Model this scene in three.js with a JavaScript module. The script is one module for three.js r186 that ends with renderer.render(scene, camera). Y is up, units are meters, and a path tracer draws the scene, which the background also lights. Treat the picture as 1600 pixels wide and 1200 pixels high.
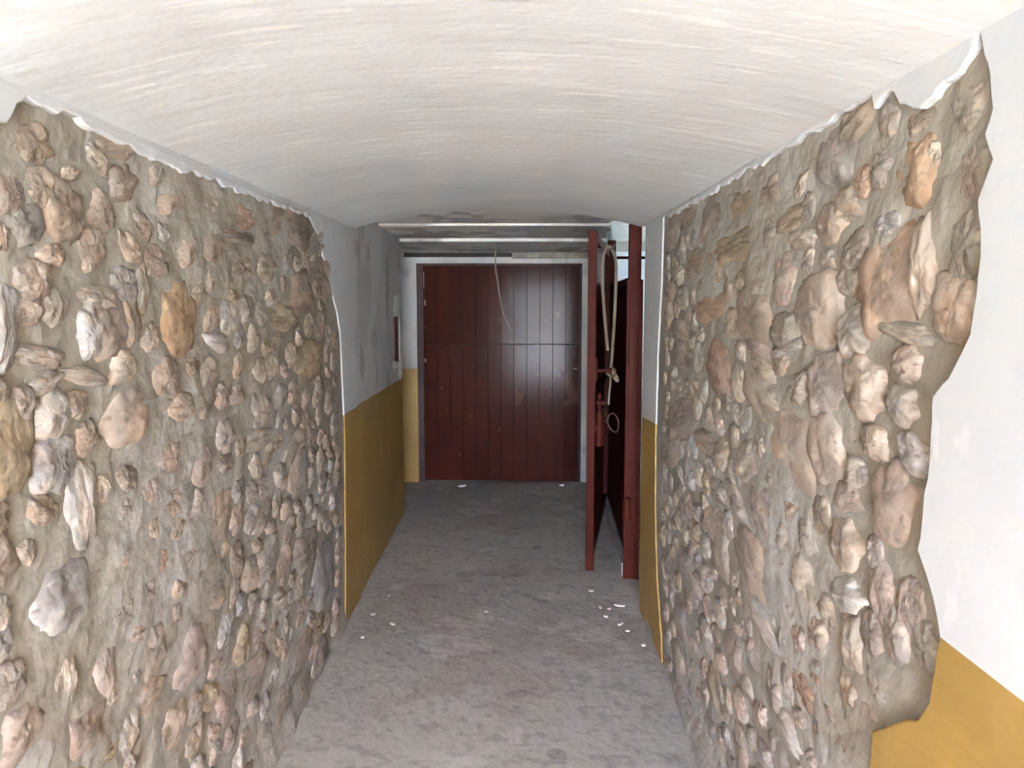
import * as THREE from 'three';
import { Sky } from 'three/addons/objects/Sky.js';
import { RoundedBoxGeometry } from 'three/addons/geometries/RoundedBoxGeometry.js';
import { ImprovedNoise } from 'three/addons/math/ImprovedNoise.js';
import { mergeGeometries, mergeVertices } from 'three/addons/utils/BufferGeometryUtils.js';

// ---------------------------------------------------------------- camera, sky, sun, exposure
const scene = new THREE.Scene();
const camera = new THREE.PerspectiveCamera(53.13, 4 / 3, 0.05, 200);   // f = 1200 px on a 1600 x 1200 frame
camera.position.set(0, 1.6, 0);
camera.rotation.set(-Math.atan(0.1), Math.atan(5 / 1200), 0, 'YXZ');
const renderer = new THREE.WebGLRenderer({ antialias: true });
renderer.toneMapping = THREE.LinearToneMapping;
renderer.toneMappingExposure = 31;
renderer.shadowMap.enabled = true;
renderer.shadowMap.type = THREE.PCFSoftShadowMap;

const SUN_DIR = new THREE.Vector3(-0.58, 0.72, -0.38).normalize();   // high, from the left and from behind the facade: none of it falls into the tunnel
const sky = new Sky();
sky.name = 'sky';
sky.scale.setScalar(150);
sky.material.uniforms.turbidity.value = 8;
sky.material.uniforms.rayleigh.value = 0.8;
sky.material.uniforms.mieCoefficient.value = 0.004;
sky.material.uniforms.mieDirectionalG.value = 0.8;
sky.material.uniforms.cloudCoverage.value = 0.9;
sky.material.uniforms.cloudDensity.value = 0.6;
sky.material.uniforms.cloudElevation.value = 0.5;
sky.material.uniforms.sunPosition.value.copy(SUN_DIR);
scene.add(sky);
scene.backgroundIntensity = 1.3;
const sun = new THREE.DirectionalLight(0xf0f8fa, 16);
sun.name = 'sun';
sun.position.copy(SUN_DIR).multiplyScalar(20).add(new THREE.Vector3(0, 0, -2));
sun.target.position.set(0, 0, -2);
sun.castShadow = true;
sun.shadow.mapSize.set(2048, 2048);
Object.assign(sun.shadow.camera, { left: -12, right: 12, top: 12, bottom: -12, near: 1, far: 45 });
scene.add(sun, sun.target);

// ---------------------------------------------------------------- helpers
let seed = 7;
function rnd() { seed = (seed + 0x6d2b79f5) | 0; let t = Math.imul(seed ^ (seed >>> 15), 1 | seed); t = (t + Math.imul(t ^ (t >>> 7), 61 | t)) ^ t; return ((t ^ (t >>> 14)) >>> 0) / 4294967296; }
const between = (a, b) => a + (b - a) * rnd();
const clamp = THREE.MathUtils.clamp, lerp = THREE.MathUtils.lerp, smooth = THREE.MathUtils.smoothstep;
const perlin = new ImprovedNoise();
const n3 = (x, y, z) => perlin.noise(x + 31.7, y + 11.3, z + 57.1);
const fbm3 = (x, y, z, o = 4) => { let s = 0, a = 0.5; for (let i = 0; i < o; i++) { s += a * n3(x, y, z); x *= 2.03; y *= 2.03; z *= 2.03; a *= 0.5; } return s; };
// value noise that repeats every (px, py) cells
function hash(ix, iy, k) { let h = Math.imul(ix, 374761393) + Math.imul(iy, 668265263) + Math.imul(k, 974634767); h = Math.imul(h ^ (h >>> 13), 1274126177); return ((h ^ (h >>> 16)) >>> 0) / 4294967296; }
function vnoise(x, y, px, py, k) {
  const ix = Math.floor(x), iy = Math.floor(y), fx = x - ix, fy = y - iy, u = fx * fx * (3 - 2 * fx), v = fy * fy * (3 - 2 * fy), m = (a, b) => ((a % b) + b) % b;
  const x0 = m(ix, px), x1 = m(ix + 1, px), y0 = m(iy, py), y1 = m(iy + 1, py);
  return lerp(lerp(hash(x0, y0, k), hash(x1, y0, k), u), lerp(hash(x0, y1, k), hash(x1, y1, k), u), v);
}
function tile(u, v, cx, cy, k, o = 4) { let s = 0, a = 0.5, t = 0; for (let i = 0; i < o; i++) { s += a * vnoise(u * cx, v * cy, cx, cy, k + i); t += a; a *= 0.5; cx *= 2; cy *= 2; } return s / t; }   // 0..1
function texture(size, metres, fn, colour = true) {
  const d = new Uint8Array(size * size * 4);
  for (let j = 0; j < size; j++) for (let i = 0; i < size; i++) {
    const c = fn(i / size, j / size), o = (j * size + i) * 4;
    if (typeof c === 'number') d[o] = d[o + 1] = d[o + 2] = clamp(c, 0, 1) * 255; else { d[o] = clamp(c[0], 0, 255); d[o + 1] = clamp(c[1], 0, 255); d[o + 2] = clamp(c[2], 0, 255); }
    d[o + 3] = 255;
  }
  const t = new THREE.DataTexture(d, size, size);
  t.wrapS = t.wrapT = THREE.RepeatWrapping; t.magFilter = THREE.LinearFilter; t.minFilter = THREE.LinearMipmapLinearFilter; t.generateMipmaps = true;
  if (colour) t.colorSpace = THREE.SRGBColorSpace;
  t.repeat.set(1 / metres, 1 / metres); t.needsUpdate = true;
  return t;
}
const mix3 = (a, b, f) => [lerp(a[0], b[0], f), lerp(a[1], b[1], f), lerp(a[2], b[2], f)];
const lin = (r, g, b) => new THREE.Color().setRGB(r, g, b);
// uv in metres, by the main direction each face looks in
function metric(g) {
  if (g.index) g = g.toNonIndexed();
  g.computeVertexNormals();
  return metricKeep(g);
}
function metricKeep(g) {
  const p = g.attributes.position, n = g.attributes.normal, uv = new Float32Array(p.count * 2);
  for (let i = 0; i < p.count; i += 3) {
    let ax = 0, ay = 0, az = 0;
    for (let k = 0; k < 3; k++) { ax += n.getX(i + k); ay += n.getY(i + k); az += n.getZ(i + k); }
    ax = Math.abs(ax); ay = Math.abs(ay); az = Math.abs(az);
    for (let k = i; k < i + 3; k++) {
      const x = p.getX(k), y = p.getY(k), z = p.getZ(k);
      if (ax >= ay && ax >= az) { uv[k * 2] = z; uv[k * 2 + 1] = y; } else if (ay >= az) { uv[k * 2] = x; uv[k * 2 + 1] = z; } else { uv[k * 2] = x; uv[k * 2 + 1] = y; }
    }
  }
  g.setAttribute('uv', new THREE.BufferAttribute(uv, 2));
  return g;
}
const box = (x0, x1, y0, y1, z0, z1) => metric(new THREE.BoxGeometry(Math.abs(x1 - x0), Math.abs(y1 - y0), Math.abs(z1 - z0)).translate((x0 + x1) / 2, (y0 + y1) / 2, (z0 + z1) / 2));
const rbox = (x0, x1, y0, y1, z0, z1, r = 0.004) => { let g = new RoundedBoxGeometry(Math.abs(x1 - x0), Math.abs(y1 - y0), Math.abs(z1 - z0), 2, r); if (g.index) g = g.toNonIndexed(); return metricKeep(g.translate((x0 + x1) / 2, (y0 + y1) / 2, (z0 + z1) / 2)); };
const cyl = (r, h, x, y, z, axis = 'y', seg = 18) => { let g = new THREE.CylinderGeometry(r, r, h, seg).toNonIndexed(); if (axis === 'x') g.rotateZ(Math.PI / 2); if (axis === 'z') g.rotateX(Math.PI / 2); return metricKeep(g.translate(x, y, z)); };
const tube = (pts, r, seg = 80, rad = 8, closed = false) => metricKeep(new THREE.TubeGeometry(new THREE.CatmullRomCurve3(pts.map((p) => new THREE.Vector3(...p)), closed), seg, r, rad, closed).toNonIndexed());
const merge = (list) => list.length > 1 ? mergeGeometries(list) : list[0];
const used = {};
function numbered(name) { const k = used[name] ?? 0; used[name] = k + 1; return k ? name + '_' + String(k).padStart(3, '0') : name; }
function mesh(name, geometry, material, parent = scene) {
  const m = new THREE.Mesh(Array.isArray(geometry) ? merge(geometry) : geometry, material);
  m.name = parent === scene ? numbered(name) : name; m.castShadow = m.receiveShadow = true; parent.add(m);
  return m;
}
function struct(name, geometry, material) { const m = mesh(name, geometry, material); m.userData.kind = 'structure'; return m; }
function tag(o, label, category, group) { Object.assign(o.userData, { label, category }); if (group) o.userData.group = group; return o; }
function thing(name, label, category, [x, y, z], turn = 0, group) { const o = new THREE.Group(); o.name = numbered(name); o.position.set(x, y, z); o.rotation.y = turn; scene.add(o); return tag(o, label, category, group); }

// ---------------------------------------------------------------- materials
const std = (o) => new THREE.MeshStandardMaterial({ roughness: 0.9, metalness: 0, ...o });
const plasterBump = texture(1024, 2, (u, v) => 0.5 * tile(u, v, 6, 14, 1, 5) + 0.35 * tile(u, v, 10, 60, 9, 3) + 0.15 * tile(u, v, 120, 120, 15, 2), false);
const plasterMap = texture(1024, 2, (u, v) => {
  const a = tile(u, v, 4, 6, 21, 4), b = tile(u, v, 7, 44, 25, 4), c = tile(u, v, 14, 90, 31, 3);
  let k = mix3([216, 217, 213], [210, 211, 208], smooth(a, 0.35, 0.65));
  k = mix3(k, [219, 213, 207], 0.5 * smooth(tile(u, v, 3, 5, 41, 3), 0.5, 0.72));
  k = mix3(k, [204, 200, 193], 0.3 * smooth(b, 0.56, 0.74));
  return mix3(k, [234, 232, 226], 0.6 * smooth(c, 0.68, 0.76));
});
const greyPlasterMap = texture(512, 1.6, (u, v) => {
  const a = tile(u, v, 4, 4, 51, 5), b = tile(u, v, 7, 5, 55, 4);
  return mix3(mix3([204, 201, 196], [186, 184, 180], smooth(a, 0.4, 0.62)), [142, 134, 122], 0.5 * smooth(b, 0.58, 0.72));
});
const soffitMap = texture(1024, 2, (u, v) => {
  const a = tile(u, v, 5, 3, 61, 5), b = tile(u, v, 6, 4, 65, 5), c = tile(u, v, 9, 7, 69, 4);
  let k = mix3([218, 213, 204], [198, 193, 184], smooth(a, 0.42, 0.6));
  k = mix3(k, [232, 228, 219], 0.8 * smooth(b, 0.57, 0.64));
  return mix3(k, [156, 151, 142], 0.7 * smooth(c, 0.6, 0.7));
});
const concreteMap = texture(1024, 2.4, (u, v) => {
  const a = tile(u, v, 4, 4, 71, 5), b = tile(u, v, 9, 9, 75, 4), c = tile(u, v, 70, 70, 79, 2), d = tile(u, v, 14, 14, 85, 4);
  let k = mix3([168, 165, 155], [182, 179, 168], smooth(a, 0.36, 0.64));
  k = mix3(k, [164, 151, 140], 0.5 * smooth(b, 0.55, 0.72));
  k = mix3(k, [202, 197, 189], 0.55 * smooth(d, 0.62, 0.74));
  k = mix3(k, [140, 135, 128], 0.5 * smooth(tile(u, v, 16, 22, 95, 3), 0.7, 0.8));
  return mix3(k, [132, 128, 122], 0.35 * smooth(c, 0.55, 0.8));
});
const concreteBump = texture(1024, 2.4, (u, v) => 0.6 * tile(u, v, 8, 8, 101, 5) + 0.4 * tile(u, v, 90, 90, 105, 3), false);
const mortarMap = texture(1024, 2.2, (u, v) => {
  const a = tile(u, v, 4, 4, 111, 5), b = tile(u, v, 6, 6, 115, 4), c = tile(u, v, 60, 60, 119, 3), d = tile(u, v, 7, 7, 125, 5);
  let k = mix3([156, 149, 135], [168, 161, 148], smooth(a, 0.38, 0.62));
  k = mix3(k, [143, 132, 114], 0.55 * smooth(b, 0.52, 0.7));
  k = mix3(k, [182, 178, 170], 0.6 * smooth(d, 0.58, 0.7));
  return mix3(k, [142, 132, 118], 0.35 * smooth(c, 0.52, 0.8));
});
const mortarBump = texture(1024, 1.1, (u, v) => 0.55 * tile(u, v, 7, 9, 131, 5) + 0.45 * tile(u, v, 50, 50, 135, 3), false);
const coatMap = texture(512, 1.6, (u, v) => mix3(mix3([199, 200, 198], [206, 206, 203], smooth(tile(u, v, 4, 4, 221, 5), 0.4, 0.62)), [218, 217, 213], 0.6 * smooth(tile(u, v, 40, 16, 225, 3), 0.7, 0.8)));
const stoneMap = texture(1024, 0.6, (u, v) => {
  const a = tile(u, v, 8, 10, 141, 5), b = tile(u, v, 12, 9, 145, 4), c = tile(u, v, 34, 26, 149, 4), d = tile(u, v, 7, 7, 231, 4), e = tile(u, v, 40, 40, 235, 3);
  let k = mix3([176, 172, 168], [218, 212, 206], smooth(a, 0.34, 0.66));
  k = mix3(k, [212, 194, 180], 0.6 * smooth(d, 0.5, 0.66));
  k = mix3(k, [184, 184, 184], 0.7 * smooth(b, 0.54, 0.68));
  k = mix3(k, [146, 138, 130], 0.5 * smooth(e, 0.66, 0.78));
  return mix3(k, [240, 236, 228], 0.6 * smooth(c, 0.62, 0.74));
});
const stoneBump = texture(512, 0.5, (u, v) => 0.6 * tile(u, v, 9, 9, 151, 5) + 0.4 * Math.abs(2 * tile(u, v, 14, 10, 155, 4) - 1), false);
const ochreMap = texture(512, 1.5, (u, v) => { const a = tile(u, v, 4, 4, 161, 5), b = tile(u, v, 20, 5, 165, 4); return mix3(mix3([175, 141, 72], [167, 134, 69], smooth(a, 0.4, 0.62)), [190, 154, 94], 0.35 * smooth(b, 0.6, 0.75)); });
const redMap = texture(512, 1.2, (u, v) => {
  const a = tile(u, v, 8, 3, 171, 4), b = tile(u, v, 24, 18, 175, 4), c = tile(u, v, 40, 10, 179, 3);
  let k = mix3([80, 32, 23], [72, 28, 20], smooth(a, 0.4, 0.62));
  k = mix3(k, [66, 26, 20], 0.5 * smooth(c, 0.58, 0.74));
  return mix3(k, [140, 96, 86], 0.5 * smooth(b, 0.88, 0.92));
});
// paint of the board door, one sheet for its whole face (2.1 m), with scrapes at lower right
const doorMap = texture(1024, 2.1, (u, v) => {
  const x = u > 0.5 ? u * 2.1 - 2.1 : u * 2.1, y = v * 2.1, a = tile(u, v, 9, 5, 171, 4), c = tile(u, v, 60, 12, 179, 3), e = tile(u, v, 16, 16, 205, 5);
  let k = mix3([68, 27, 18], [61, 24, 16], smooth(a, 0.4, 0.62));
  k = mix3(k, [52, 21, 15], 0.5 * smooth(c, 0.58, 0.74));
  const scrape = smooth(x, 0.12, 0.16) * smooth(y + 0.08 * (e - 0.5), 0.7, 0.72) * smooth(1.0 - y + 0.08 * (e - 0.5), 0, 0.03) * smooth(e, 0.52, 0.6);
  k = mix3(k, [110, 74, 64], 0.6 * scrape);
  return mix3(k, [150, 112, 102], 0.5 * smooth(tile(u, v, 40, 34, 175, 4), 0.8, 0.84));
});
const redBump = texture(512, 1.2, (u, v) => 0.5 * tile(u, v, 6, 5, 181, 4) + 0.5 * tile(u, v, 40, 8, 185, 3), false);

const M = {
  plaster: std({ map: plasterMap, bumpMap: plasterBump, bumpScale: 0.005, roughness: 0.85 }),
  coat: std({ map: coatMap, bumpMap: plasterBump, bumpScale: 0.004 }),
  plasterWall: std({ map: greyPlasterMap, bumpMap: plasterBump, bumpScale: 0.008 }),
  soffit: std({ map: soffitMap, bumpMap: concreteBump, bumpScale: 0.012 }),
  ochre: std({ map: ochreMap, bumpMap: plasterBump, bumpScale: 0.006, roughness: 0.55 }),
  concrete: std({ map: concreteMap, bumpMap: concreteBump, bumpScale: 0.008, roughness: 0.85 }),
  mortar: std({ map: mortarMap, bumpMap: mortarBump, bumpScale: 0.007, roughness: 0.97 }),
  red: new THREE.MeshPhysicalMaterial({ map: redMap, bumpMap: redBump, bumpScale: 0.004, roughness: 0.5, specularIntensity: 0.15 }),
  redDoor: new THREE.MeshPhysicalMaterial({ map: doorMap, bumpMap: redBump, bumpScale: 0.002, roughness: 0.6, specularIntensity: 0.15, clearcoat: 0.11, clearcoatRoughness: 0.13 }),
  darkRed: std({ color: lin(0.07, 0.022, 0.016), map: stoneMap, roughness: 0.6 }),
  darkWood: std({ color: lin(0.06, 0.045, 0.033), map: stoneMap, roughness: 0.8 }),
  cream: std({ color: lin(0.46, 0.42, 0.34), map: stoneMap, roughness: 0.7 }),
  rope: std({ color: lin(0.25, 0.19, 0.14), bumpMap: stoneBump, bumpScale: 0.01, roughness: 0.95 }),
  ropeBrown: std({ color: lin(0.1, 0.05, 0.033), roughness: 0.9 }),
  cord: std({ color: lin(0.3, 0.25, 0.22), roughness: 0.7 }),
  iron: std({ color: lin(0.1, 0.07, 0.06), roughness: 0.55, metalness: 0.5 }),
  plate: std({ color: lin(0.16, 0.045, 0.038), map: stoneMap, roughness: 0.6 }),
  flakedPaint: std({ color: lin(0.4, 0.37, 0.33), roughness: 0.9 }),
  chip: std({ color: lin(0.74, 0.72, 0.67), roughness: 0.9 }),
  facade: std({ map: plasterMap, bumpMap: plasterBump, bumpScale: 0.01 }),
  sand: std({ color: lin(0.6, 0.6, 0.57), map: stoneMap, roughness: 1 }),
};

// ---------------------------------------------------------------- the setting: tunnel, back area, outside
const XL = -0.862, XR = 0.668, MOUTH = 3.0, END = -4.12, WEND = -3.96, BACK = -6.93;

// floor slab of the tunnel and of the area behind it
{
  const g = new THREE.PlaneGeometry(3.2, MOUTH + 7.4, 110, 330).rotateX(-Math.PI / 2).translate(-0.4, 0, (MOUTH - 7.4) / 2);
  const p = g.attributes.position;
  for (let i = 0; i < p.count; i++) p.setY(i, 0.006 * fbm3(p.getX(i) * 1.6, 3, p.getZ(i) * 1.6) + 0.0025 * n3(p.getX(i) * 9, 5, p.getZ(i) * 9));
  const top = metric(g);
  struct('floor', [top, box(-2.4, 2.85, -0.2, -0.02, -9.4, MOUTH)], M.concrete);
}

// rubble wall core: lime mortar with an uneven face, out = +1 for the left wall and -1 for the right one
function rubbleWall(name, x, out, z0, z1) {
  const nz = Math.round((z1 - z0) / 0.016), ny = 136, g = new THREE.PlaneGeometry(z1 - z0, 2.2, nz, ny);
  g.rotateY(out * Math.PI / 2).translate(x, 1.06, (z0 + z1) / 2);
  const p = g.attributes.position;
  for (let i = 0; i < p.count; i++) {
    const y = p.getY(i), z = p.getZ(i), edge = z < z0 + 0.001 ? -0.04 : 0;
    const calm = 1 - 0.85 * smooth(-z, 2.7, 3.15);
    p.setX(i, x + out * ((1 - calm) * -0.004 + calm * (0.012 * fbm3(7 * out, y * 4.2, z * 4.2, 4) + 0.011 * fbm3(2 * out, y * 16, z * 11, 3) + 0.012 * n3(3, y * 1.5, z * 1.5)) + 0.03 * Math.pow(clamp(0.16 - y, 0, 0.16) / 0.16, 2) * (0.4 + n3(9, 1, z * 5)) + edge));
  }
  const core = box(x - out * 0.05, x - out * 0.35, -0.1, 2.4, z0 + 0.02, z1);
  return struct(name, [metric(g), core], M.mortar);
}
const wallLeft = rubbleWall('wall_left', XL, 1, END, MOUTH);
const wallRight = rubbleWall('wall_right', XR, -1, WEND, MOUTH);

// stones: a dozen blanks, each an uneven dome over a rough outline, shared by all the stones of both walls
const blanks = [];
for (let v = 0; v < 14; v++) {
  const seg = 34, rings = 9, pos = [], idx = [], s = v * 13.7;
  const tiltX = between(-0.4, 0.4), tiltY = between(-0.4, 0.4), corners = 5 + (v % 4), poly = [];
  for (let k = 0; k < corners; k++) { const a = ((k + between(-0.28, 0.28)) / corners) * Math.PI * 2 + s, r = between(0.84, 1.14); poly.push([Math.cos(a) * r, Math.sin(a) * r]); }
  const reach = (c, d) => { let best = 9; for (let k = 0; k < corners; k++) { const [ax, ay] = poly[k], [bx, by] = poly[(k + 1) % corners], ex = bx - ax, ey = by - ay, den = c * ey - d * ex, t = (ax * ey - ay * ex) / den, q = (ax * d - ay * c) / den; if (t > 0 && q >= -0.001 && q <= 1.001) best = Math.min(best, t); } return best > 8 ? 0.9 : best; };
  const cleft = between(0, 6.28), cc = Math.cos(cleft), cs = Math.sin(cleft);
  // a rough, nearly flat face that dips into the mortar, so that mortar and stone meet along a broken line
  const top = (x, y, r) => 0.85 - 1.6 * Math.pow(r, 3) + (1 - r * r) * (tiltX * x + tiltY * y) + 0.95 * fbm3(x * 1.9 + s, y * 1.9, s, 4) + 0.3 * Math.abs(n3(x * 4.3, y * 4.3 + s, 2)) - 0.35 * (1 - r * r) * smooth(x * cc + y * cs, 0.05, 0.2);
  pos.push(0, 0, top(0, 0, 0));
  for (let r = 1; r <= rings; r++) for (let k = 0; k < seg; k++) {
    const a = (k / seg) * Math.PI * 2, t = Math.pow(r / rings, 0.8), c = Math.cos(a), d = Math.sin(a);
    const out = (0.75 * reach(c, d) + 0.25 * (reach(Math.cos(a + 0.25), Math.sin(a + 0.25)) + reach(Math.cos(a - 0.25), Math.sin(a - 0.25))) / 2) * (1 + 0.36 * fbm3(c * 2.4 + s, d * 2.4, 4, 5));
    const x = c * out * t, y = d * out * t;
    pos.push(x, y, r === rings ? -1.6 : top(x, y, t));
  }
  for (let k = 0; k < seg; k++) idx.push(0, 1 + k, 1 + (k + 1) % seg);
  for (let r = 0; r < rings - 1; r++) for (let k = 0; k < seg; k++) {
    const a = 1 + r * seg + k, b = 1 + r * seg + (k + 1) % seg, c = a + seg, d = b + seg;
    idx.push(a, c, b, b, c, d);
  }
  const g = new THREE.BufferGeometry();
  g.setAttribute('position', new THREE.Float32BufferAttribute(pos, 3)); g.setIndex(idx); g.computeVertexNormals();
  const uv = []; for (let i = 0; i < pos.length; i += 3) uv.push(pos[i] * 0.07 + v * 0.137, pos[i + 1] * 0.07 + v * 0.311);
  g.setAttribute('uv', new THREE.Float32BufferAttribute(uv, 2));
  blanks.push(g);
}
const TONES = { p: [0.47, 0.385, 0.315], k: [0.53, 0.45, 0.385], l: [0.48, 0.425, 0.355], g: [0.4, 0.375, 0.33], b: [0.37, 0.305, 0.24], w: [0.55, 0.535, 0.505], y: [0.43, 0.35, 0.235], o: [0.48, 0.325, 0.19], r: [0.46, 0.305, 0.215], s: [0.58, 0.42, 0.3] };   // real-world colours; the map's own mean is 0.62
for (const c of Object.values(TONES)) [0.45, 0.395, 0.335].forEach((m, i) => { c[i] = lerp(c[i], m, 0.25); });   // lime film shared by all of them
const stoneMat = {};
for (const k of Object.keys(TONES)) stoneMat[k] = [1.24, 1.36].map((f, i) => std({ color: lin(TONES[k][0] * f, TONES[k][1] * f * (i ? 1 : 1.01), TONES[k][2] * f * (i ? 0.97 : 1.04)), map: stoneMap, bumpMap: stoneBump, bumpScale: 0.011, roughness: 0.95 }));

// the stones one can recognise: [z, height, length, tall, tone]
const LEFT = [[-1.33,1.80,0.072,0.067,'p'], [-1.42,1.82,0.081,0.063,'p'], [-1.38,1.75,0.083,0.068,'g'], [-1.49,1.78,0.107,0.110,'b'], [-1.63,1.80,0.082,0.077,'b'], [-1.72,1.95,0.136,0.056,'p'], [-1.52,1.86,0.049,0.027,'l'], [-1.30,1.72,0.041,0.041,'p'], [-1.97,1.86,0.158,0.072,'p'], [-1.39,1.65,0.083,0.064,'p'], [-1.44,1.60,0.069,0.062,'l'], [-1.37,1.59,0.066,0.045,'p'], [-1.30,1.57,0.053,0.119,'w'], [-1.40,1.51,0.107,0.033,'l'], [-1.41,1.46,0.089,0.033,'l'], [-1.42,1.40,0.104,0.077,'w'], [-1.34,1.43,0.057,0.059,'b'], [-1.27,1.46,0.039,0.037,'l'], [-1.29,1.36,0.110,0.142,'y'], [-1.65,1.56,0.124,0.110,'p'], [-1.57,1.55,0.077,0.099,'w'], [-1.73,1.58,0.065,0.100,'b'], [-1.61,1.62,0.101,0.042,'l'], [-1.72,1.65,0.081,0.064,'g'], [-1.79,1.64,0.057,0.101,'g'], [-1.54,1.46,0.128,0.028,'l'], [-1.69,1.47,0.101,0.068,'l'], [-1.70,1.36,0.183,0.138,'k'], [-1.98,1.57,0.162,0.172,'o'], [-1.50,1.41,0.056,0.044,'p'], [-2.45,1.88,0.204,0.084,'r'], [-2.43,1.82,0.258,0.044,'b'], [-2.21,1.89,0.094,0.054,'l'], [-2.69,1.74,0.176,0.106,'y'], [-2.45,1.72,0.146,0.070,'b'], [-2.81,1.92,0.168,0.119,'b'], [-3.11,1.91,0.282,0.132,'b'], [-3.38,1.87,0.222,0.105,'g'], [-2.48,1.60,0.120,0.086,'l'], [-2.22,1.77,0.143,0.091,'b'], [-3.11,1.65,0.283,0.154,'b'], [-3.46,1.74,0.292,0.171,'b'], [-2.23,1.50,0.157,0.056,'w'], [-2.86,1.56,0.288,0.094,'y'], [-3.23,1.38,0.371,0.150,'y'], [-2.58,1.39,0.125,0.094,'l'], [-2.72,1.39,0.110,0.073,'l'], [-2.37,1.33,0.106,0.065,'p'], [-2.12,1.34,0.125,0.080,'l'], [-2.15,1.42,0.100,0.065,'l'], [-1.97,1.34,0.131,0.069,'p'], [-2.25,1.22,0.121,0.106,'k'], [-2.25,1.14,0.111,0.057,'p'], [-2.59,1.25,0.160,0.119,'l'], [-2.55,1.16,0.208,0.075,'l'], [-2.81,1.27,0.141,0.071,'g'], [-2.98,1.06,0.221,0.090,'l'], [-2.08,1.17,0.122,0.109,'p'], [-1.88,1.23,0.113,0.079,'p'], [-3.01,0.94,0.199,0.178,'g'], [-1.50,1.21,0.086,0.147,'w'], [-1.43,1.05,0.146,0.123,'w'], [-1.42,1.31,0.097,0.090,'w'], [-1.32,1.17,0.046,0.047,'l'], [-1.25,1.25,0.044,0.043,'p'], [-1.63,1.05,0.059,0.058,'l'], [-1.82,0.98,0.073,0.070,'r'], [-1.58,1.22,0.035,0.056,'l'], [-1.66,1.16,0.042,0.042,'l'], [-1.24,1.09,0.047,0.064,'w'], [-1.41,0.88,0.057,0.096,'l'], [-1.55,0.84,0.079,0.121,'l'], [-1.46,0.76,0.122,0.113,'p'], [-1.76,0.79,0.115,0.110,'l'], [-1.56,0.77,0.050,0.054,'l'], [-1.27,0.86,0.121,0.089,'p'], [-1.67,0.77,0.037,0.036,'w'], [-1.72,0.69,0.122,0.075,'p'], [-1.63,0.66,0.083,0.086,'g'], [-1.26,0.96,0.065,0.060,'l'], [-1.24,1.04,0.047,0.054,'w'], [-2.46,0.91,0.091,0.073,'l'], [-2.58,0.89,0.147,0.077,'p'], [-2.61,0.73,0.186,0.111,'w'], [-2.44,0.73,0.133,0.115,'l'], [-1.97,0.68,0.179,0.153,'k'], [-2.13,0.78,0.162,0.095,'l'], [-3.38,0.40,0.289,0.275,'w'], [-2.71,0.54,0.127,0.074,'l'], [-2.79,0.42,0.072,0.077,'l'], [-1.99,0.94,0.105,0.051,'l'], [-1.88,0.82,0.051,0.045,'l'], [-3.10,0.60,0.272,0.159,'g'], [-2.43,0.39,0.218,0.122,'b'], [-2.40,0.28,0.107,0.059,'w'], [-2.52,0.23,0.092,0.088,'w'], [-1.85,0.54,0.114,0.094,'p'], [-1.96,0.53,0.079,0.068,'l'], [-2.20,0.44,0.139,0.115,'p'], [-2.22,0.32,0.112,0.087,'p'], [-2.72,0.14,0.230,0.142,'g'], [-2.94,0.20,0.319,0.140,'b']];
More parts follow.
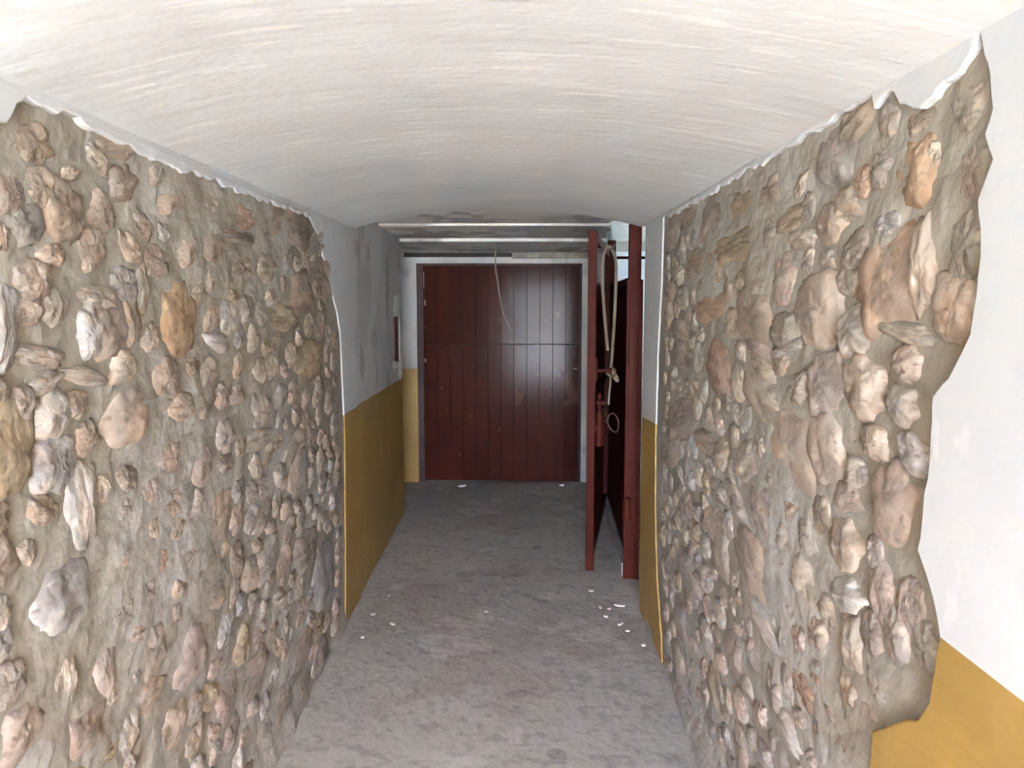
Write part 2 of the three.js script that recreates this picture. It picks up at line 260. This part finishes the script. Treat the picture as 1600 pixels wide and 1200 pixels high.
const RIGHT = [[-1.71,1.60,0.205,0.146,'k'], [-1.92,1.67,0.148,0.123,'k'], [-2.64,1.60,0.351,0.113,'r'], [-2.28,1.93,0.309,0.111,'y'], [-2.05,1.91,0.182,0.096,'p'], [-1.89,1.81,0.177,0.054,'y'], [-1.82,1.76,0.141,0.045,'l'], [-1.66,1.78,0.129,0.088,'p'], [-1.67,1.70,0.056,0.038,'l'], [-1.78,1.83,0.071,0.055,'l'], [-2.33,1.79,0.408,0.095,'y'], [-2.17,1.58,0.273,0.143,'p'], [-1.92,1.54,0.196,0.095,'g'], [-3.31,1.92,0.300,0.135,'l'], [-3.01,1.97,0.304,0.093,'b'], [-2.66,1.89,0.281,0.141,'b'], [-3.07,1.64,0.142,0.091,'l'], [-2.86,1.76,0.256,0.106,'b'], [-3.15,1.51,0.276,0.083,'p'], [-2.37,1.55,0.184,0.088,'b'], [-2.12,1.67,0.135,0.070,'l'], [-2.03,1.79,0.102,0.099,'g'], [-1.55,1.96,0.182,0.082,'b'], [-1.40,1.94,0.101,0.090,'g'], [-1.34,1.96,0.054,0.034,'p'], [-1.23,1.97,0.074,0.047,'p'], [-1.31,1.82,0.106,0.106,'o'], [-1.26,1.84,0.039,0.041,'l'], [-1.51,1.84,0.062,0.061,'r'], [-1.14,1.80,0.067,0.066,'p'], [-1.64,1.91,0.165,0.112,'g'], [-1.40,1.75,0.073,0.041,'w'], [-1.43,1.85,0.086,0.070,'g'], [-1.16,1.89,0.082,0.075,'g'], [-1.59,1.80,0.110,0.065,'p'], [-1.39,1.65,0.175,0.160,'s'], [-1.28,1.66,0.069,0.136,'k'], [-1.33,1.56,0.177,0.039,'g'], [-1.17,1.60,0.116,0.091,'p'], [-1.15,1.69,0.076,0.080,'g'], [-1.48,1.44,0.128,0.109,'k'], [-1.33,1.43,0.090,0.067,'l'], [-1.66,1.44,0.139,0.113,'k'], [-1.84,1.25,0.261,0.162,'k'], [-1.64,1.29,0.159,0.131,'k'], [-2.53,1.41,0.269,0.179,'r'], [-2.06,1.35,0.296,0.103,'l'], [-2.19,1.15,0.184,0.107,'l'], [-3.08,1.16,0.412,0.142,'p'], [-2.30,1.38,0.134,0.115,'l'], [-2.04,1.06,0.171,0.121,'p'], [-2.27,1.01,0.199,0.077,'l'], [-2.48,1.00,0.175,0.063,'g'], [-2.75,1.00,0.097,0.088,'l'], [-2.47,1.12,0.140,0.093,'l'], [-2.69,1.13,0.259,0.090,'b'], [-1.90,1.50,0.164,0.039,'g'], [-2.13,1.49,0.183,0.039,'p'], [-2.07,1.43,0.163,0.058,'l'], [-2.93,1.29,0.109,0.068,'l'], [-3.08,1.41,0.288,0.115,'b'], [-3.26,0.98,0.340,0.123,'p'], [-1.34,1.25,0.139,0.136,'p'], [-1.53,1.12,0.121,0.104,'p'], [-1.39,1.15,0.050,0.059,'l'], [-2.43,0.80,0.153,0.149,'l'], [-2.11,0.88,0.278,0.171,'p'], [-1.85,1.03,0.115,0.079,'l'], [-1.73,0.97,0.155,0.100,'l'], [-1.86,0.96,0.080,0.038,'l'], [-2.93,0.59,0.267,0.105,'l'], [-2.74,0.59,0.137,0.089,'l'], [-3.00,0.33,0.235,0.141,'l'], [-2.60,0.46,0.160,0.094,'l'], [-1.99,0.77,0.269,0.111,'w'], [-1.82,0.78,0.078,0.071,'w'], [-2.24,0.55,0.146,0.112,'l'], [-1.69,0.72,0.144,0.066,'r'], [-1.89,0.62,0.114,0.090,'l'], [-2.43,0.61,0.108,0.094,'l'], [-3.01,0.15,0.239,0.130,'l'], [-1.47,0.93,0.090,0.107,'l'], [-1.36,1.08,0.085,0.093,'p'], [-1.30,1.03,0.077,0.084,'l'], [-1.26,1.10,0.058,0.075,'p'], [-1.51,1.02,0.136,0.071,'w'], [-1.37,0.84,0.087,0.045,'p'], [-1.46,0.84,0.084,0.063,'p'], [-1.20,1.05,0.076,0.062,'g'], [-1.61,0.70,0.058,0.078,'l'], [-1.79,0.57,0.145,0.078,'w'], [-1.96,0.41,0.092,0.043,'l'], [-2.49,0.17,0.165,0.065,'g']];
function layStones(wall, x, out, list, inside, want) {
  const laid = [];
  const lay = (z, y, w, h, tone, turn) => {
    const size = Math.sqrt(w * h), m = new THREE.Mesh(blanks[Math.floor(rnd() * blanks.length)], stoneMat[tone][rnd() < 0.5 ? 0 : 1]);
    m.name = 'stone'; m.castShadow = m.receiveShadow = true;
    m.position.set(x + out * 0.002, y, z);
    m.rotation.set(0, out * Math.PI / 2, turn, 'YXZ');
    m.scale.set(w / 2, h / 2, clamp(size * 0.07, 0.005, 0.0105) * between(0.8, 1.25));
    wall.add(m); laid.push([z, y, w / 2, h / 2]);
  };
  for (const [z, y, w, h, tone] of list) lay(z, y, w * 1.5, h * 1.42, tone, between(-0.25, 0.25));
  const bag = 'pplllggbbwkplgbpy';
  for (let tries = 0; tries < 40000 && laid.length < want; tries++) {
    const f = 1 - laid.length / want, z = between(-3.72, -1.12), y = between(0.03, 1.96), w = between(0.1, 0.17 + 0.12 * f), h = w * between(0.55, 0.9);
    if (!inside(z, y, w / 2, h / 2)) continue;
    if (laid.some(([a, b, c, d]) => ((z - a) / (c + w / 2)) ** 2 + ((y - b) / (d + h / 2)) ** 2 < 0.62)) continue;
    lay(z, y, w, h, bag[Math.floor(rnd() * bag.length)], between(-0.5, 0.5));
  }
}

// plaster coats left around the bare stone: thick sheets with broken edges, outline in (z, height)
function ragged(points, amp, k) {
  const out = [];
  for (let i = 0; i < points.length - 1; i++) {
    const [a, b] = points[i], [c, d] = points[i + 1], L = Math.hypot(c - a, d - b), n = Math.max(1, Math.round(L / 0.018)), nx = -(d - b) / L, ny = (c - a) / L;
    for (let j = 0; j < n; j++) { const t = j / n, z = lerp(a, c, t), y = lerp(b, d, t), o = amp * 2 * fbm3(z * 14 + k, y * 14, k, 3); out.push([z + nx * o, y + ny * o]); }
  }
  out.push(points[points.length - 1]);
  return out;
}
function coat(name, wall, x, out, points, thick, material, label) {
  const s = new THREE.Shape(points.map(([z, y]) => new THREE.Vector2(-out * z, y)));
  const g = new THREE.ExtrudeGeometry(s, { depth: thick, bevelEnabled: true, bevelThickness: 0.004, bevelSize: 0.004, bevelSegments: 2 });
  g.rotateY(out * Math.PI / 2).translate(x, 0, 0);
  // the coat thins out where it runs down to the far end
  const p = g.attributes.position; for (let i = 0; i < p.count; i++) p.setX(i, x + (p.getX(i) - x) * lerp(1, 0.4, smooth(-p.getZ(i), 3.0, 3.4)));
  const m = mesh(name, metric(g), material, wall); if (label) m.userData.label = label;
  return m;
}
{
  // right wall: plaster near the mouth, its ochre dado, the strip at the vault, the strip at the far end and its dado
  const near = [[-1.12, 1.98], [-1.09, 1.92], [-1.08, 1.87], [-1.09, 1.84], [-1.07, 1.80], [-1.10, 1.75], [-1.09, 1.69], [-1.09, 1.63], [-1.10, 1.56], [-1.15, 1.49], [-1.19, 1.46], [-1.19, 1.40], [-1.19, 1.34], [-1.20, 1.27], [-1.21, 1.21], [-1.18, 1.18], [-1.15, 1.14], [-1.132, 1.098]];
  const top = [[-3.5, 2.0], [-3.09, 1.985], [-2.68, 1.985], [-2.3, 1.985], [-2.01, 1.985], [-1.83, 1.985], [-1.68, 1.99], [-1.55, 1.99], [-1.48, 1.99], [-1.455, 2.01], [-1.44, 1.97], [-1.38, 1.98], [-1.34, 1.955], [-1.28, 1.93], [-1.23, 1.95], [-1.17, 1.945], [-1.14, 1.965], [-1.125, 1.995]];
  const far = [[-3.5, 2.0], [-3.52, 1.69], [-3.57, 1.42], [-3.58, 1.24], [-3.59, 1.055]];
  const white = [...ragged(far.slice().reverse(), 0.008, 1), ...ragged(top, 0.017, 2).slice(1), ...ragged(near, 0.006, 3).slice(1), [MOUTH, 1.098], [MOUTH, 2.2], [WEND, 2.2], [WEND, 1.035]];
  coat('plaster', wallRight, XR, -1, white, 0.014, M.coat);
  const ochreNear = ragged([[-1.132, 1.098], [-1.14, 1.04], [-1.15, 0.98], [-1.19, 0.93], [-1.26, 0.88], [-1.33, 0.83], [-1.335, 0.7], [-1.36, 0.5], [-1.34, 0.25], [-1.36, -0.02]], 0.006, 4);
  coat('painted_dado', wallRight, XR, -1, [...ochreNear, [MOUTH, -0.02], [MOUTH, 1.094]], 0.014, M.ochre, 'ochre paint below the white plaster beside the mouth');
  const ochreFar = ragged([[-3.59, 1.05], [-3.595, 0.94], [-3.57, 0.64], [-3.5, 0.35], [-3.36, 0.1], [-3.33, -0.02]], 0.006, 5);
  coat('painted_dado', wallRight, XR, -1, [...ochreFar, [WEND, -0.02], [WEND, 1.03]], 0.014, M.ochre, 'ochre paint on the strip beside the red gate');
}
{
  const nearTop = [[-1.13, -0.02], [-1.1, 0.5], [-1.12, 1.08]];
  const nearUp = [[-1.12, 1.084], [-1.1, 1.5], [-1.16, 1.78], [-1.25, 1.9], [-1.31, 1.91], [-1.34, 1.95], [-1.37, 1.965]];
  const top = [[-1.37, 1.965], [-1.41, 1.96], [-1.48, 1.96], [-1.57, 1.96], [-1.70, 1.955], [-1.81, 1.955], [-2.03, 1.955], [-2.24, 1.96], [-2.52, 1.955], [-2.79, 1.965], [-3.13, 1.98], [-3.25, 1.98]];
  const far = [[-3.25, 1.98], [-3.38, 1.92], [-3.49, 1.80], [-3.60, 1.69], [-3.72, 1.57], [-3.77, 1.48], [-3.80, 1.22], [-3.81, 1.066]];
  const low = [[-3.82, 1.062], [-3.82, 0.91], [-3.80, 0.60], [-3.78, 0.28], [-3.74, -0.02]];
  const white = [...ragged(nearUp, 0.008, 6), ...ragged(top, 0.017, 7).slice(1), ...ragged(far, 0.005, 8).slice(1), [END, 1.066], [END, 2.2], [MOUTH, 2.2], [MOUTH, 1.084]];
  coat('plaster', wallLeft, XL, 1, white, 0.012, M.coat);
  coat('painted_dado', wallLeft, XL, 1, [...ragged(low, 0.005, 11), [END, -0.02], [END, 1.062]], 0.012, M.ochre, 'ochre paint on the strip at the end of the bare stone');
  coat('painted_dado', wallLeft, XL, 1, [...ragged(nearTop, 0.006, 9), [MOUTH, 1.08], [MOUTH, -0.02]], 0.012, M.ochre, 'ochre paint below the white plaster beside the mouth');
}
layStones(wallLeft, XL, 1, LEFT, (z, y, a, b) => z + a < -1.16 - clamp(y - 1.7, 0, 1) * 0.6 && y + b < 1.95 && z - a > -3.74 + clamp(y - 1.45, 0, 1) * 0.85, 290);
layStones(wallRight, XR, -1, RIGHT, (z, y, a, b) => z + a < -1.2 - clamp(1.0 - y, 0, 0.2) * 0.8 && y + b < 1.96 && z - a > -3.5 + clamp(0.6 - y, 0, 0.6) * 0.3, 290);

// vault: flat segmental barrel in white plaster with a rough lower edge
{
  const nx = 90, nz = 240, pos = [], idx = [], x0 = XL - 0.03, x1 = XR + 0.03, xc = (XL + XR) / 2, hw = (XR - XL) / 2, zs = MOUTH, ze = END - 0.02;
  for (let j = 0; j <= nz; j++) for (let i = 0; i <= nx; i++) {
    const x = lerp(x0, x1, i / nx), z = lerp(zs, ze, j / nz), t = Math.min(1, Math.abs((x - xc) / hw));
    const y = 1.957 + 0.0155 * -Math.min(z, 0) + 0.004 * (x - xc) / hw + 0.09 * (1 - Math.pow(t, 2.1)) + 0.01 * fbm3(x * 2.2, 4, z * 2.2, 4) + (j === nz ? 0.004 * n3(x * 30, 2, 1) : 0);
    pos.push(x, y, z);
  }
  for (let j = 0; j < nz; j++) for (let i = 0; i < nx; i++) { const a = j * (nx + 1) + i, b = a + 1, c = a + nx + 1, d = c + 1; idx.push(a, b, c, b, d, c); }
  // end faces up to the fill above
  const ends = (j, flip) => { const g0 = pos.length / 3; for (let i = 0; i <= nx; i++) { const k = (j * (nx + 1) + i) * 3; pos.push(pos[k], pos[k + 1], pos[k + 2], pos[k], 2.4, pos[k + 2]); } for (let i = 0; i < nx; i++) { const a = g0 + i * 2; flip ? idx.push(a, a + 1, a + 2, a + 1, a + 3, a + 2) : idx.push(a, a + 2, a + 1, a + 1, a + 2, a + 3); } };
  ends(0, false); ends(nz, true);
  const g = new THREE.BufferGeometry(); g.setAttribute('position', new THREE.Float32BufferAttribute(pos, 3)); g.setIndex(idx); g.computeVertexNormals();
  struct('ceiling', [metricKeep(g.toNonIndexed()), box(-1.3, 1.1, 2.35, 2.7, END - 0.02, MOUTH)], M.plaster);
}

// behind the vault: stepped concrete soffit that ends raggedly short of the side yard
{
  const soffit = (z0, z1, y, edge, k) => {
    const s = new THREE.Shape(); s.moveTo(-2.2, -z0); s.lineTo(edge[0], -z0);
    for (let i = 0; i <= 12; i++) { const t = i / 12; s.lineTo(lerp(edge[0], edge[1], t) + 0.045 * n3(t * 5, k * 3.3, 2), -lerp(z0, z1, t)); }
    s.lineTo(-2.2, -z1); s.closePath();
    const g = new THREE.ExtrudeGeometry(s, { depth: 0.3, bevelEnabled: true, bevelThickness: 0.004, bevelSize: 0.004, bevelSegments: 1 });
    g.rotateX(-Math.PI / 2).translate(0, y + 0.004, 0);
    return metric(g);
  };
  struct('ceiling_rear', [soffit(END, -4.97, 2.13, [0.6, 0.6], 1), soffit(-4.96, -5.86, 2.115, [0.6, 0.68], 2), soffit(-5.85, -7.2, 2.09, [0.68, 0.86], 3)], M.soffit);
}
{
  const w = struct('wall_left_rear', box(-1.15, -0.87, -0.1, 2.3, -5.87, END), M.plasterWall);
  mesh('painted_dado', rbox(-0.9, -0.866, -0.05, 1.06, -5.873, END + 0.005, 0.002), M.ochre, w);
  struct('wall_recess', [box(-2.2, -1.15, -0.1, 2.3, -6.2, -5.87), box(-2.2, -2.0, -0.1, 2.3, -7.2, -5.87)], M.plasterWall);
}
{
  const w = struct('wall_back', [box(-2.2, -0.886, -0.1, 2.3, -7.2, BACK), box(0.6, 0.86, -0.1, 2.3, -7.2, BACK), box(-0.886, 0.6, 1.99, 2.3, -7.2, BACK), box(-1.0, 0.7, -0.1, 2.0, -7.2, -7.05)], M.plasterWall);
  mesh('painted_dado', rbox(-2.0, -0.883, -0.05, 1.045, -7.0, BACK + 0.004, 0.002), M.ochre, w);
  const b = mesh('timber_batten', rbox(-0.99, -0.03, 2.045, 2.083, BACK - 0.01, BACK + 0.03, 0.003), M.darkWood, w); b.userData.label = 'dark batten above the left half of the door';
  const c = mesh('timber_batten', rbox(-0.03, 0.66, 2.032, 2.086, BACK - 0.01, BACK + 0.025, 0.003), M.cream, w); c.userData.label = 'cream batten above the right half of the door';
}

// the red board door that closes the passage
{
  const d = new THREE.Group(); d.name = 'door_1'; d.userData.kind = 'structure'; d.position.set(-0.143, 0, BACK - 0.03); scene.add(d);
  mesh('door_frame', [rbox(-0.743, -0.684, 0, 1.99, -0.06, 0.012), rbox(0.716, 0.743, 0, 1.99, -0.06, 0.012), rbox(-0.743, 0.743, 1.968, 1.99, -0.06, 0.01)], M.darkRed, d);
  const n = 12, w = 1.398 / n;
  const shades = [0, 1, 2].map((i) => { const m = M.redDoor.clone(); m.color = lin([1, 0.92, 1.06][i], [1, 0.93, 1.03][i], [1, 0.95, 1][i]); return m; });
  // the leaf hangs on the left jamb and stands a little ajar towards the tunnel
  const ajar = (m) => { const a = -0.0405, px = -0.684; m.rotation.y = a; m.position.set(px - Math.cos(a) * px, 0, Math.sin(a) * px + 0.004); return m; };
  for (const [y0, y1] of [[0.015, 1.266], [1.27, 1.966]]) for (let i = 0; i < n; i++) {
    const xa = -0.684 + w * i, b = ajar(mesh('board', rbox(xa + 0.0005, xa + w - 0.0005, y0, y1, -0.035, 0, 0.002), shades[Math.floor(rnd() * 3)], d));
    b.rotation.y += between(-0.0025, 0.0025); b.position.z += between(-0.0008, 0.0008);
  }
  for (const y of [0.35, 1.0, 1.72]) mesh('hinge', [cyl(0.011, 0.11, -0.682, y, 0.012), rbox(-0.72, -0.69, y - 0.04, y + 0.04, 0.006, 0.016, 0.002)], M.darkRed, d);
  for (const [x, y, h, wd] of [[-0.679, 1.79, 0.24, 0.006], [-0.67, 1.64, 0.05, 0.012], [-0.672, 1.12, 0.03, 0.014], [0.514, 1.045, 0.014, 0.03], [0.576, 1.012, 0.012, 0.034], [0.685, 1.05, 0.012, 0.03], [0.47, 0.9, 0.06, 0.006], [0.59, 1.1, 0.05, 0.006]]) ajar(mesh('bare_patch', rbox(x - wd / 2, x + wd / 2, y - h / 2, y + h / 2, 0.0, 0.004, 0.001), M.flakedPaint, d));
}

// red steel gate along the right side, its post at the tunnel's end
const gateTurn = Math.atan2(1.66, 0.075);
{
  const g = thing('red_gate', 'fixed red metal gate with a tall channel post, standing on the concrete kerb at right', 'gate', [0.683, 0, -4.44], gateTurn);
  mesh('post', [rbox(-0.03, 0.02, 0, 2.22, -0.035, -0.027, 0.002), rbox(-0.03, 0.02, 0, 2.22, 0.027, 0.035, 0.002), rbox(-0.03, -0.022, 0, 2.22, -0.035, 0.035, 0.002), rbox(-0.036, -0.02, 0, 1.757, -0.045, -0.027, 0.003), rbox(-0.036, -0.02, 0, 1.757, 0.02, 0.047, 0.003)], M.red, g);
  for (let i = 0; i < 10; i++) mesh('panel_sheet', rbox(0.02 + i * 0.163, 0.02 + i * 0.163 + 0.161, 0.1, 1.76, -0.012, 0.004, 0.002), M.red, g);
  mesh('top_rail', rbox(0.02, 1.65, 1.735, 1.775, -0.02, 0.02, 0.003), M.red, g);
  mesh('bottom_rail', rbox(0.02, 1.65, 0.1, 0.15, -0.02, 0.02, 0.003), M.red, g);
  mesh('hinge', [cyl(0.024, 0.13, -0.045, 0.43, -0.03), rbox(-0.045, -0.01, 0.39, 0.47, -0.045, -0.02, 0.004)], M.red, g);
  mesh('crossbar', tube([[1.64, 1.985, 0.0], [1.66, 1.985, 0.6]], 0.011, 8), M.red, g);
  mesh('hinge_post', rbox(1.64, 1.7, 0, 2.12, -0.03, 0.03, 0.004), M.red, g);
}
struct('kerb', (() => { const g = box(-0.02, 1.62, 0, 0.085, -0.05, 0.12); return g.rotateY(gateTurn).translate(0.685, 0, -4.46); })(), M.concrete);

// red door leaf standing open, seen almost edge-on; its right face carries bolts and rope
{
  const g = thing('open_door_leaf', 'narrow red metal door leaf standing open, seen edge-on, with bolts and ropes', 'door', [0.455, 0, -4.56], Math.atan2(1.57, 0.27));
  mesh('free_stile', rbox(-0.025, 0.025, 0.005, 2.045, -0.025, 0.025, 0.005), M.red, g);
  mesh('hinge_stile', rbox(1.53, 1.58, 0.02, 2.08, -0.025, 0.025, 0.005), M.red, g);
  for (const y of [0.06, 1.05, 1.99]) mesh('rail', rbox(0.025, 1.53, y, y + 0.05, -0.02, 0.02, 0.004), M.red, g);
  for (let i = 0; i < 9; i++) mesh('panel_sheet', rbox(0.026 + i * 0.167, 0.026 + i * 0.167 + 0.1655, 0.07, 2.02, -0.018, -0.006, 0.002), M.red, g);
  const up = mesh('bolt', [cyl(0.012, 0.11, 0.03, 1.222, 0.065, 'z'), rbox(0.0, 0.06, 1.16, 1.3, 0.02, 0.034, 0.004)], M.red, g); up.userData.label = 'upper bolt with a stub handle';
  mesh('bolt_ring', new THREE.TorusGeometry(0.026, 0.005, 8, 24).rotateY(0.6).translate(0.03, 1.215, 0.125), M.ropeBrown, up);
  const low = mesh('bolt', [cyl(0.025, 0.2, 0.0, 0.875, 0.05), cyl(0.012, 0.32, 0.0, 0.93, 0.05), rbox(-0.02, 0.04, 0.86, 0.9, 0.02, 0.05, 0.004), cyl(0.016, 0.05, 0.0, 1.03, 0.06, 'z')], M.red, g); low.userData.label = 'lower drop bolt in its barrel';
  mesh('hook', tube([[0.25, 1.955, 0.015], [0.25, 1.955, 0.06], [0.25, 1.958, 0.1], [0.25, 1.985, 0.115]], 0.006, 20), M.iron, g);
}
const ZR = -4.8;
{
  const r = tag(mesh('rope', tube([[0.579, 1.33, ZR - 0.005], [0.566, 1.45, ZR], [0.55, 1.62, ZR], [0.537, 1.8, ZR], [0.539, 1.89, ZR], [0.553, 1.945, ZR], [0.578, 1.974, ZR], [0.6, 1.95, ZR], [0.617, 1.9, ZR + 0.01], [0.622, 1.76, ZR + 0.01], [0.616, 1.55, ZR + 0.01], [0.604, 1.3, ZR + 0.01], [0.596, 1.2, ZR]], 0.0105, 140, 10), M.rope),
    'thick pale rope hung doubled on the open red door leaf, knotted at its bottom', 'rope');
  mesh('knot', tube([[0.575, 1.2, ZR + 0.02], [0.59, 1.225, ZR - 0.012], [0.612, 1.2, ZR + 0.012], [0.6, 1.175, ZR + 0.02], [0.578, 1.19, ZR - 0.014], [0.588, 1.215, ZR + 0.02], [0.605, 1.185, ZR - 0.01], [0.628, 1.15, ZR + 0.01], [0.64, 1.14, ZR + 0.02], [0.632, 1.17, ZR + 0.025], [0.61, 1.195, ZR + 0.02]], 0.0095, 90, 8), M.rope, r);
  mesh('tail', tube([[0.597, 1.19, ZR], [0.596, 1.12, ZR], [0.59, 1.05, ZR + 0.004], [0.588, 0.99, ZR]], 0.0075, 24, 8), M.rope, r);
  tag(mesh('wire_loop', tube([[0.545, 0.97, ZR + 0.02], [0.565, 0.93, ZR + 0.02], [0.585, 0.87, ZR], [0.606, 0.83, ZR], [0.636, 0.815, ZR], [0.652, 0.86, ZR], [0.64, 0.91, ZR], [0.615, 0.935, ZR], [0.592, 0.925, ZR + 0.01], [0.575, 0.885, ZR + 0.02], [0.545, 0.885, ZR + 0.03], [0.5, 0.885, ZR + 0.05]], 0.0048, 90, 8), M.ropeBrown),
    'thin brown cord loop tied to the lower bolt of the open red door leaf', 'cord');
}
// electric cord hanging from the soffit before the board door
tag(mesh('hanging_cord', tube([[-0.158, 2.1, -6.2], [-0.159, 2.0, -6.2], [-0.156, 1.9, -6.2], [-0.14, 1.8, -6.2], [-0.125, 1.7, -6.2], [-0.1, 1.58, -6.2], [-0.07, 1.49, -6.2], [-0.035, 1.43, -6.2], [-0.028, 1.426, -6.2]], 0.006, 60, 8), M.cord),
  'thin grey cord hanging from the concrete soffit in front of the red board door', 'cord');
// strike plate let into the left wall near its far corner
{
  const s = tag(mesh('strike_plate', rbox(-0.875, -0.862, 1.2, 1.53, -5.68, -5.5, 0.003), M.plate), 'dark red strike plate in the left wall above the ochre dado, edges chipped', 'metal plate');
  const rim = (z0, z1, y0, y1, k) => { const g = new THREE.SphereGeometry(0.5, 18, 12); const p = g.attributes.position; for (let i = 0; i < p.count; i++) { const f = 1 + 0.5 * n3(p.getX(i) * 3 + k, p.getY(i) * 3, p.getZ(i) * 3); p.setXYZ(i, p.getX(i) * f * 0.024 - 0.866, p.getY(i) * f * (y1 - y0) + (y0 + y1) / 2, p.getZ(i) * f * (z1 - z0) + (z0 + z1) / 2); } return metric(g); };
  mesh('broken_plaster', [rim(-5.74, -5.5, 1.54, 1.68, 1), rim(-5.84, -5.68, 1.06, 1.26, 2), rim(-5.76, -5.67, 1.2, 1.56, 3), rim(-5.6, -5.42, 1.15, 1.22, 4)], M.chip, s);
}
// flakes of plaster on the floor
{
  const flake = (k, l, w) => { const s = new THREE.Shape(); for (let i = 0; i < 9; i++) { const a = (i / 9) * Math.PI * 2, r = 1 + 0.5 * n3(Math.cos(a) * 1.5 + k, Math.sin(a) * 1.5, k); i ? s.lineTo(Math.cos(a) * r * l, Math.sin(a) * r * w) : s.moveTo(Math.cos(a) * r * l, Math.sin(a) * r * w); } s.closePath(); return metric(new THREE.ExtrudeGeometry(s, { depth: 0.005, bevelEnabled: true, bevelSize: 0.001, bevelThickness: 0.001, bevelSegments: 1 }).rotateX(-Math.PI / 2)); };
  const big = tag(mesh('plaster_flake', flake(1, 0.028, 0.012), M.chip), 'longest white plaster flake on the floor, near the foot of the red gate post', 'debris'); big.position.set(0.56, 0.008, -3.98); big.rotation.y = -0.15;
  const kinds = [flake(3, 0.013, 0.009), flake(6, 0.01, 0.007), flake(8, 0.017, 0.008)];
  let i = 0;
  const scatter = (list, where, group) => { for (const [x, z, which] of list) { const f = tag(mesh('plaster_flake', kinds[i++ % 3], M.chip), `small plaster flake on the floor ${where}, ${which}`, 'debris', group); f.position.set(x, 0.006, z); f.rotation.y = i * 1.3; } };
  scatter([[0.61, -3.5, 'nearest to the tunnel mouth'], [0.555, -3.66, 'second nearest to the mouth'], [0.53, -3.74, 'third nearest to the mouth'], [0.47, -3.84, 'just in front of the pair'], [0.5, -3.94, 'right one of the pair'], [0.455, -3.965, 'left one of the pair'], [0.43, -4.2, 'farthest back']], 'before the red gate', 'plaster flakes before the red gate');
  scatter([[-0.74, -3.58, 'nearest to the tunnel mouth'], [-0.62, -3.74, 'standing off from the wall'], [-0.74, -3.86, 'close to the corner'], [-0.7, -4.12, 'farthest back']], 'by the left ochre corner', 'plaster flakes by the left corner');
  const lone = tag(mesh('plaster_flake', kinds[1], M.chip), 'single small pale flake lying in the middle of the concrete floor', 'debris'); lone.position.set(-0.15, 0.006, -3.9);
  const d = tag(mesh('plaster_flake', kinds[2], M.chip), 'white flake on the floor before the middle of the red board door', 'debris'); d.position.set(-0.47, 0.006, -6.75); d.scale.set(2.2, 2, 2.4); d.rotation.y = 0.7;
  const e = tag(mesh('plaster_flake', kinds[1], M.chip), 'grey crumb on the floor at the right foot of the red board door', 'debris'); e.position.set(0.42, 0.006, -6.78); e.scale.set(2, 2, 2);
}

// outside: open ground and facade at the mouth, side yard on the right behind the gate
struct('ground', [box(-30, 30, -0.25, -0.03, MOUTH, 40), box(2.85, 14, -0.25, -0.03, -20, MOUTH)], M.sand);
struct('wall_arena', [box(-32, 32, -0.1, 3.9, 24, 24.4), box(-32, -31.6, -0.1, 3.9, MOUTH, 24), box(31.6, 32, -0.1, 3.9, MOUTH, 24)], M.mortar);
struct('wall_front', [box(-8, XL - 0.3, -0.1, 2.8, MOUTH - 0.35, MOUTH), box(XR + 0.3, 2.9, -0.1, 2.8, MOUTH - 0.35, MOUTH), box(-8, 2.9, 2.7, 2.9, MOUTH - 0.35, MOUTH)], M.facade);
struct('roof', [box(-8, 2.9, 2.7, 2.9, END - 0.02, MOUTH), box(-8, 0.4, 2.42, 2.9, -7.2, END - 0.02), box(0.4, 2.9, 2.6, 2.9, -9.4, END - 0.02)], M.soffit);
// side passage with a high opening in its outer wall
struct('wall_yard', [box(2.6, 2.85, -0.1, 1.45, -9.3, MOUTH), box(2.6, 2.85, 2.35, 2.7, -9.3, MOUTH), box(2.6, 2.85, 1.45, 2.35, -9.3, -8.95), box(2.6, 2.85, 1.45, 2.35, -8.68, MOUTH)], M.facade);
struct('floor_yard', box(0.86, 2.6, -0.2, 0.0, -9.2, -4.2), M.concrete);
struct('wall_yard_end', box(0.6, 2.7, -0.1, 2.24, -9.3, -9.05), M.facade);
struct('lintel_yard', box(0.6, 2.7, 2.24, 2.36, -9.32, -9.0), M.soffit);
struct('parapet_yard', box(0.6, 2.7, 2.36, 2.65, -9.3, -9.05), M.facade);
{
  const w = struct('wall_yard_left', [box(0.6, 0.86, -0.1, 2.65, -9.3, -7.2), box(0.78, 0.86, -0.1, 1.2, -7.2, -6.14)], M.plasterWall);
}

renderer.render(scene, camera);
